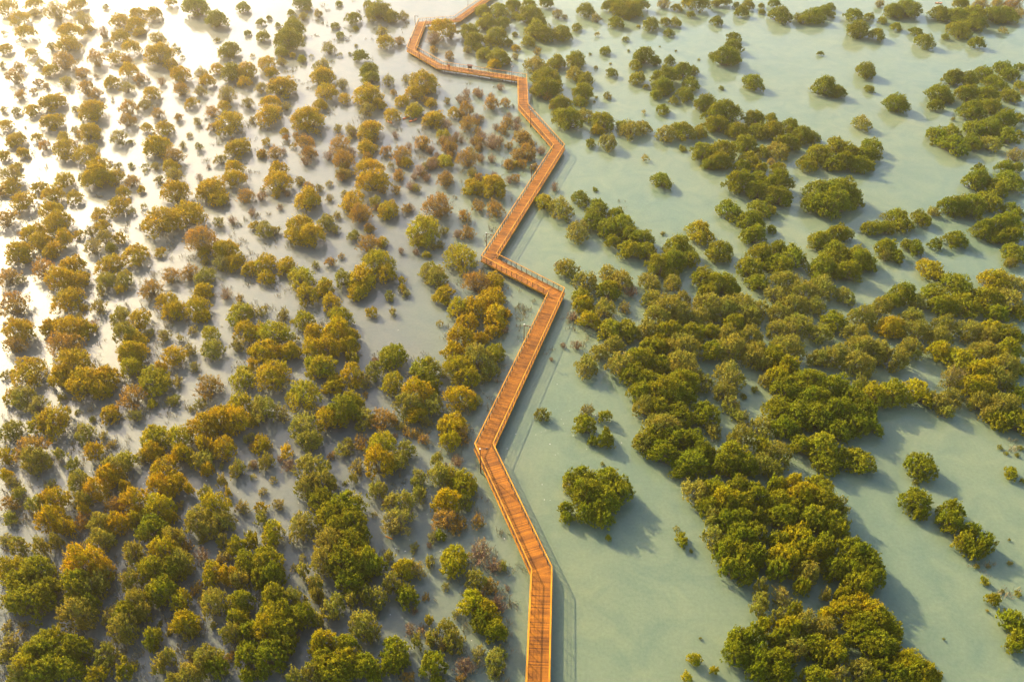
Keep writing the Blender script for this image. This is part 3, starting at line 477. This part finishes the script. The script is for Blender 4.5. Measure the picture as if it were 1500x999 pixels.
def stems_mesh(name, tips, base_r, rad, mat, g, sub=0, tip_r=.012):
    mb = MB()
    for t in tips:
        t = np.array(t); b = np.array((g.normal() * base_r, g.normal() * base_r, -.3))
        mid = b * .45 + t * .55 + np.array((g.normal(), g.normal(), 0)) * .09 * np.linalg.norm(t - b); mid[2] = b[2] + (t[2] - b[2]) * g.uniform(.45, .62)
        n = 5 if rad > .05 else 3
        mb.tube(b, mid, rad, rad * .6, n); mb.tube(mid, t, rad * .6, tip_r, n)
        for _ in range(sub):
            u = g.uniform(.25, 1); p = mid + (t - mid) * u; L = np.linalg.norm(t - b) * g.uniform(.12, .3)
            d = nrm((np.array([[g.normal(), g.normal(), abs(g.normal()) + .5]])))[0] * .8 + nrm((t - b)[None])[0] * .6
            mb.tube(p, p + d * L, tip_r * 1.1, tip_r * .6, 3)
    return mb.mesh(name, mat)
def crown(style, W, seed):
    g = np.random.default_rng(seed); rx = W / 2; H = W * .62
    # lobes spread over a dome
    nl = {1: 6, 2: 11, 3: 19, 4: 28, 5: 38}[1 + (W > 2) + (W > 3.5) + (W > 5) + (W > 8)]
    C, Rr = [], []
    for i in range(nl):
        u = (i + .5) / nl; el = math.asin(max(.0, 1 - u * 1.02)) if u < .98 else 0
        az = i * 2.39996 + g.normal() * .35
        rr = rx * g.uniform(.8, 1.2) * {6: .52, 11: .40, 19: .33, 28: .29, 38: .25}[nl]
        q = g.uniform(.78, 1.14)
        px, py = (rx - rr) * math.cos(el) * math.cos(az) * q, (rx - rr) * math.cos(el) * math.sin(az) * q
        pz = max(rr * .55, (H - rr * .9) * (.15 + .85 * math.sin(el)) * g.uniform(.78, 1.14))
        C.append((px, py, pz)); Rr.append(rr)
    C = np.array(C); Rr = np.array(Rr)
    cov = {'D': 2.7, 'M': 1.9, 'S': .95, 'B': .25}[style]
    ls = .066 + .0105 * W
    hl, hw = ls * {'D': .9, 'M': .85, 'S': .75, 'B': .7}[style], ls * {'D': .5, 'M': .45, 'S': .4, 'B': .4}[style]
    area = 2 * math.pi * rx * rx * 1.25; n = int(cov * area / (2 * hl * hw))
    # small leaf tufts on every lobe
    w_ = Rr ** 2 / np.sum(Rr ** 2); P, N = [], []
    for i in range(len(C)):
        ns = max(6, int((Rr[i] / .17) ** 2 * {'D': 2.6, 'M': 2.1, 'S': 1.5, 'B': 1.2}[style] / (1 + .10 * W) ** 1.4))
        D = nrm(g.normal(size=(ns, 3))); D[:, 2] = np.abs(D[:, 2]) * 1.1 - .2; D = nrm(D)
        ax = nrm(D * .7 + g.normal(size=(ns, 3)) * .25 + np.array((0, 0, .6)))      # every tuft is a short upright spray
        sc_ = C[i] + D * Rr[i] * g.uniform(.62, 1.08, (ns, 1)); sr = g.uniform(.06, .14, ns) * (1 + .11 * W)
        m = int(n * w_[i]); k = g.integers(0, ns, m)
        d2 = nrm(g.normal(size=(m, 3))); rad = sr[k][:, None] * g.uniform(.1, 1.0, (m, 1)) ** .6
        P.append(sc_[k] + d2 * rad + ax[k] * sr[k][:, None] * g.uniform(-1.5, 1.3, (m, 1)))
        N.append(d2 * .5 + D[k] * .45 + g.normal(size=(m, 3)) * .6 + np.array((0, 0, .4)))
    P = np.concatenate(P); N = np.concatenate(N)
    keep = P[:, 2] > .05 + H * .30 * g.random(len(P)) ** 1.5
    dist = np.linalg.norm(P[:, None] - C[None], axis=2) / Rr[None]      # drop most leaves buried inside another lobe
    keep &= ~((dist.min(1) < .6) & (g.random(len(P)) < .75))
    V = leaves(P[keep], N[keep], hl, hw, g)
    cm = quad_mesh("crown_" + style, V, M_LEAF)
    if style == 'D':
        tm = stems_mesh("trunk_D", [C[j] + nrm(g.normal(size=(1, 3)))[0] * (1, 1, .5) * Rr[j] * .7 for j in range(nl) for _ in range(2)], .05 * W * .5, .016 + .009 * W, M_BARK, g, 1)
    else:
        tips = []
        for i in range(len(C)):
            for _ in range({'M': 2, 'S': 4, 'B': 6}[style]):
                d = nrm(g.normal(size=(1, 3)))[0]; d[2] = abs(d[2]); tips.append(C[i] + d * Rr[i] * .95)
        tm = stems_mesh("trunk_" + style, tips, .06 * W, .012 + .005 * W, M_TWIG if style == 'B' else M_BARK, g, {'M': 1, 'S': 2, 'B': 4}[style])
    return cm, tm
SIZES = [1.3, 2.4, 4.0, 6.5, 9.5]
LIB = {}
def lib(style, W, k):
    i = min(range(len(SIZES)), key=lambda j: abs(math.log(SIZES[j] / W))); nv = 4
    key = (style, i, k % nv)
    if key not in LIB: LIB[key] = crown(style, SIZES[i], 100 * i + 7 * (k % nv) + ord(style) * 13)
    return SIZES[i], LIB[key]
STYLE = dict(g='D', v='D', o='D', y='D', z='D', m='M', k='S', r='S', b='B', s='M')
ASPECT = dict(D=.60, M=.62, S=.72, B=.72)
# ---- read the survey
T = []
for (cx, cy), txt in MARKS.items():
    oy = (0, 250, 500, 749)[cy]
    for t in txt.replace("\n", "").split(","):
        t = t.strip()
        if not t: continue
        x, y, ww, hh = map(float, t[:-1].split()); T.append([375 * cx + x / 4, oy + y / 4, ww / 4, hh / 4, t[-1]])
rg = random.Random(11)
def gaps_fill(n, x0, x1, y0, y1, kinds, w0, w1):       # wispy growth between the surveyed crowns, never on the boardwalk or in the channel
    while n > 0:
        x, y = rg.uniform(x0, x1), rg.uniform(y0, y1); q = seg_side(at(x, y)[0][:2]); ww = rg.uniform(w0, w1) * (.55 + .6 * y / 999)
        if q[3] < 2.6 or q[1] < 2.6: continue
        T.append([x, y, ww, ww * rg.uniform(.8, 1.2), rg.choice(kinds)]); n -= 1
gaps_fill(46, 615, 800, 125, 270, "bbr", 18, 30)
gaps_fill(40, 380, 700, 190, 310, "brk", 15, 26)
gaps_fill(70, 0, 720, 300, 999, "kkb", 10, 20)
gaps_fill(40, 0, 450, 60, 320, "kb", 10, 18)
pos0 = []
for x, y, ww, hh, kd in T:
    p, t = at(x, y, 1.0); pos0.append(p[:2])
pos0 = np.array(pos0)
dense_i = np.array([STYLE[t[4]] in 'DM' and t[4] != 's' for t in T])
trees = []
for i, (x, y, ww, hh, kd) in enumerate(T):
    st = STYLE[kd]
    if kd in 'oy' and x < 720 and rg.random() < .6: st = 'M'
    dd = np.linalg.norm(pos0 - pos0[i], axis=1); nn = int(((dd < 4.2) & dense_i).sum()) - 1 if dense_i[i] else 0
    H = 1.5
    for _ in range(3):
        p, t = at(x, y, H * .5); ppm = F / t; W = max(.35, ww / ppm)
        H = min(5.2, max(.35, ASPECT[st] * W + .26 * min(nn, 6)))
        if W > 7: H = min(H, 4.6 + .1 * W)
    a = math.atan2(CZ - H * .5, math.hypot(p[1], p[0])); hm = hh / ppm
    ry2 = (hm / 2) ** 2 - (H / 2 * math.cos(a)) ** 2
    ry = math.sqrt(ry2) / math.sin(a) if ry2 > 0 else 0
    ry = min(max(ry, W * .38), W * .72)
    trees.append(dict(p=p[:2].copy(), W=W * (1.04 if nn <= 2 else 1.17 if x > 820 else 1.1), D=2 * ry * (1.04 if nn <= 2 else 1.17 if x > 820 else 1.1), H=H * rg.uniform(.93, 1.07), kd=kd, st=st, px=(x, y), nn=nn))
# ---- neighbouring dense crowns of one kin belong to one many-stemmed tree
def kin(k): return 'dense' if k in 'gvoyz' else 'thin' if k in 'mk' else 'rust' if k in 'rb' else 'seed'
cl = list(range(len(trees)))
def find(i):
    while cl[i] != i: i = cl[i]
    return i
size = [1] * len(trees); ext = [[*t['p'], *t['p']] for t in trees]
pairs = []
for i in range(len(trees)):
    for j in range(i + 1, len(trees)):
        a, b = trees[i], trees[j]
        if kin(a['kd']) != kin(b['kd']) or kin(a['kd']) == 'seed': continue
        d = float(np.linalg.norm(a['p'] - b['p'])); s_ = (a['W'] + b['W']) / 2
        if d < (.95 if a['kd'] == b['kd'] else .8) * s_: pairs.append((d / s_, i, j))
for q, i, j in sorted(pairs):
    a, b = find(i), find(j)
    if a == b: continue
    e = [min(ext[a][0], ext[b][0]), min(ext[a][1], ext[b][1]), max(ext[a][2], ext[b][2]), max(ext[a][3], ext[b][3])]
    if size[a] + size[b] > 7 or max(e[2] - e[0], e[3] - e[1]) > 7.5: continue
    cl[b] = a; size[a] += size[b]; ext[a] = e
groups = {}
for i in range(len(trees)): groups.setdefault(find(i), []).append(i)
COL = dict(g=(.172, .198, .006), v=(.205, .215, .007), o=(.350, .268, .003), y=(.295, .272, .006), z=(.34, .265, .008), m=(.240, .232, .030), k=(.265, .235, .045), r=(.310, .200, .035), b=(.28, .20, .10), s=(.20, .20, .02))
NAME = dict(dense="mangrove_tree", thin="mangrove_shrub", rust="withered_shrub", seed="mangrove_seedling")
CAT = dict(dense="mangrove tree", thin="mangrove shrub", rust="withered shrub", seed="seedling")
RUN = ["gentle-bend end run", "lamp-shadow run", "longest straight run", "Z-bend cross run", "Z-bend-to-elbow run", "slanting elbow run", "stubby square-corner run",
       "open-water cross run", "open-water cross run", "life-ring run", "farthest run", "farthest run"]
LOOK = dict(g="dark green", v="olive green", o="golden olive", y="yellow-green", z="orange-yellow", m="pale olive", k="twiggy olive", r="rusty orange", b="bare brown", s="tiny green")
NUM = ["", "one", "two", "three", "four", "five", "six", "seven", "eight"]
INFO = []; n_of = {}; rest = []; LIMIT = 300
order = sorted(groups.values(), key=lambda m: -sum(T[i][2] * T[i][3] for i in m))
for mem in order:
    kk = kin(trees[mem[0]]['kd']); mem.sort(key=lambda i: -trees[i]['W'] * trees[i]['D'])
    A = trees[mem[0]]; n_of[kk] = n_of.get(kk, 0) + 1
    for i in mem:
        t = trees[i]; c = COL[t['kd']]; f = rg.uniform(.95, 1.17); h = .05 * math.sin(t['p'][0] * .07 + 1) * math.cos(t['p'][1] * .06) + rg.uniform(-.025, .025)
        t['k'] = rg.randrange(99); t['rz'] = rg.choice((0, math.pi)) + rg.uniform(-.35, .35); t['c'] = (c[0] * f * (1 + h), c[1] * f, c[2] * f, 1)
    if n_of[kk] > LIMIT: rest += mem; continue
    base = sum(trees[i]['p'] for i in mem) / len(mem)
    o = empty(NAME[kk], (base[0], base[1], 0))
    Wm = max(max(abs(trees[i]['p'][0] - base[0]) + trees[i]['W'] / 2 for i in mem) * 2, A['W'])
    szw = "large" if Wm > 8 else "mid-sized" if Wm > 4.5 else "small"
    s_, dist, q_, sgn, tt = seg_side(base)
    dd = np.linalg.norm(pos0 - base, axis=1); gaps = dd - np.array([t['W'] / 2 for t in trees]) - Wm / 2; gaps[mem] = 99
    gap = float(gaps.min()); nc = int((gaps < .2).sum())
    jn = int(gaps.argmin()); kj = trees[jn]['kd']
    SHORT = {"dense": "mangrove", "thin": "shrub", "rust": "shrub", "seed": "seedling"}
    by = "standing alone" if gap > 1.3 else f"by {'small ' if trees[jn]['W'] < 2.6 and kj != 's' else ''}{LOOK[kj]} {SHORT[kin(kj)]}"
    form = f"{NUM[len(mem)]}-crowned " if len(mem) > 1 else "rounded " if A['D'] > .95 * A['W'] else ""
    sd2 = "channel-side" if sgn < 0 else "shrubby-side"
    run = f"{sd2} {RUN[s_]}"
    INFO.append((o, ("" if kk == "seed" else szw + " ") + f"{form}{LOOK[A['kd']]} {SHORT[kk]} {by}, ", dist if dist > Wm / 2 + 1.8 else 0, run, CAT[kk]))
    for i in mem:
        t = trees[i]; S0, (cm, tm) = lib(t['st'], t['W'], t['k'])
        for nm, me in (("crown", cm), ("trunk", tm)):
            ob = link(nm, me, o); ob.location = (t['p'][0] - base[0], t['p'][1] - base[1], 0); ob.rotation_euler.z = t['rz']
            ob.scale = (t['W'] / S0, t['D'] / S0, t['H'] / (S0 * .62)); ob.color = t['c']
def label_of(q, step): return q[1] + (f"touching {q[3]}" if q[2] == 0 else f"{max(1, round(q[2] / step)) * step} m off {q[3]}")
cnt = {}
for q in INFO: cnt[label_of(q, 4)] = cnt.get(label_of(q, 4), 0) + 1
labs = [label_of(q, 4) if cnt[label_of(q, 4)] == 1 else label_of(q, 1) for q in INFO]
labs = [lb.replace(' by small ', ' by ') if len(lb.split()) > 16 else lb for lb in labs]
labs = [lb.replace('rounded ', '') if len(lb.split()) > 16 else lb for lb in labs]
for q, lb in zip(INFO, labs):
    tag(q[0], lb, q[4], ("mangroves: " + lb) if labs.count(lb) > 1 else q[4] + "s in the flooded shallows")
print("shared labels", len(labs) - len(set(labs)))
# ---- the small remainder, too many to be single things
VV, CC = [], []
for i in rest:
    t = trees[i]; S0, (cm, tm) = lib(t['st'], t['W'], t['k'])
    v = np.empty(len(cm.vertices) * 3, np.float32); cm.vertices.foreach_get("co", v); v = v.reshape(-1, 3) * np.array((t['W'] / S0, t['D'] / S0, t['H'] / (S0 * .62)))
    ca, sa = math.cos(t['rz']), math.sin(t['rz'])
    v = np.stack([v[:, 0] * ca - v[:, 1] * sa + t['p'][0], v[:, 0] * sa + v[:, 1] * ca + t['p'][1], v[:, 2]], 1)
    VV.append(v); CC.append(np.tile(np.array(t['c'], np.float32), (len(v), 1)))
if VV:
    me = quad_mesh("young_mangroves", np.concatenate(VV), M_LEAF_S); ca = me.color_attributes.new("tint", 'FLOAT_COLOR', 'POINT')
    ca.data.foreach_set("color", np.concatenate(CC).ravel())
    tag(link("young_mangroves", me), "many small young mangroves filling gaps between the larger ones", "mangroves", kind="stuff")
    print("rest", len(rest), "tris", len(me.polygons) * 2)
print("trees", n_of, "crowns", len(trees), "meshes", len(LIB), "tris", sum(len(c.polygons) * 2 + len(t.polygons) * 2 for c, t in LIB.values()))

# ------------------------------------------------------------------ thin shoots standing in the shallows
g = np.random.default_rng(3); pts = []
M_SHOOT = bark_material("young_shoots", (.20, .145, .06), (.32, .25, .10))
while len(pts) < 5200:
    px, py = g.uniform(-40, 800), g.uniform(-20, 1020); p = at(px, py)[0][:2]; s_, dist, q_, sgn, tt = seg_side(p)
    if sgn < 2.2 or 500 < px < 650 and 400 < py < 520 or (px > 240 and py < 95 and px < 420): continue
    if math.sin(p[0] * .11 + 1.3) + math.sin(p[1] * .093 + p[0] * .05) + g.normal() * .5 < -.1: continue
    for _ in range(g.integers(2, 9)): pts.append(p + g.normal(size=2) * .55)
for px, py, n in ((838, 470, 26), (800, 512, 8), (860, 505, 10), (1480, 655, 10), (1470, 870, 12), (1440, 830, 10), (590, 40, 6), (905, 300, 6)):
    for _ in range(n): pts.append(at(px + g.normal() * 9, py + g.normal() * 6)[0][:2])
pts = np.array(pts); nb = 7; n = len(pts) * nb
base = np.repeat(pts, nb, 0) + g.normal(size=(n, 2)) * .16
h = np.repeat(g.uniform(.25, .8, len(pts)), nb) * g.uniform(.5, 1.1, n); az = g.uniform(0, 6.283, n); lean = g.normal(size=(n, 2)) * .28 * h[:, None]
wv = np.stack([np.cos(az), np.sin(az)], 1) * .016
z0 = np.full((n, 1), -.05); z1 = h[:, None]; top = base + lean
V = np.stack([np.hstack([base - wv, z0]), np.hstack([base + wv, z0]), np.hstack([top + wv * 1.6, z1]), np.hstack([top - wv * 1.6, z1])], 1).reshape(-1, 3)
tag(link("mangrove_shoots", quad_mesh("mangrove_shoots", V, M_SHOOT)), "thin brown young shoots standing in the shallow water", "shoots", kind="stuff")

# ------------------------------------------------------------------ pale flecks of foam and leaf litter on the water
fl = MB(); rf = random.Random(8)
for px, py, sx_, sy_, n in ((790, 660, 30, 60, 22), (640, 670, 40, 30, 26), (830, 600, 40, 50, 14), (640, 800, 50, 50, 18), (1250, 560, 90, 30, 16), (1000, 700, 90, 60, 12), (400, 640, 200, 90, 60), (300, 850, 180, 80, 60)):
    for _ in range(n):
        p = at(rf.gauss(px, sx_), rf.gauss(py, sy_))[0]
        if seg_side(p[:2])[1] < 1.6: continue
        r = rf.uniform(.03, .09); k_ = rf.uniform(0, 6)
        fl.prism([(p[0] + r * rf.uniform(.6, 1.4) * math.cos(k_ + q * 1.0472), p[1] + r * rf.uniform(.6, 1.4) * math.sin(k_ + q * 1.0472)) for q in range(6)], -.004, .008)
tag(fl.build("foam_flecks", plain("pale_foam", (.5, .48, .42), .8)), "small pale flecks of foam floating on the water", "foam", kind="stuff")

# ------------------------------------------------------------------ haze
HZ = bpy.data.materials.new("haze_air"); HZ.use_nodes = True; ht = HZ.node_tree; ht.nodes.clear()
ho = ht.nodes.new("ShaderNodeOutputMaterial"); pv = ht.nodes.new("ShaderNodeVolumePrincipled")
pv.inputs["Color"].default_value = (1, .86, .60, 1); pv.inputs["Density"].default_value = 0.0005; pv.inputs["Anisotropy"].default_value = 0.75
ht.links.new(pv.outputs[0], ho.inputs["Volume"])
x0, x1, y0, y1, z0, z1 = -2600, 2600, -500, 4600, -1.0, 79.0
hb = MB().prism([(x0, y0), (x1, y0), (x1, y1), (x0, y1)], z0, z1).build("haze", HZ); tag(hb, kind="stuff")
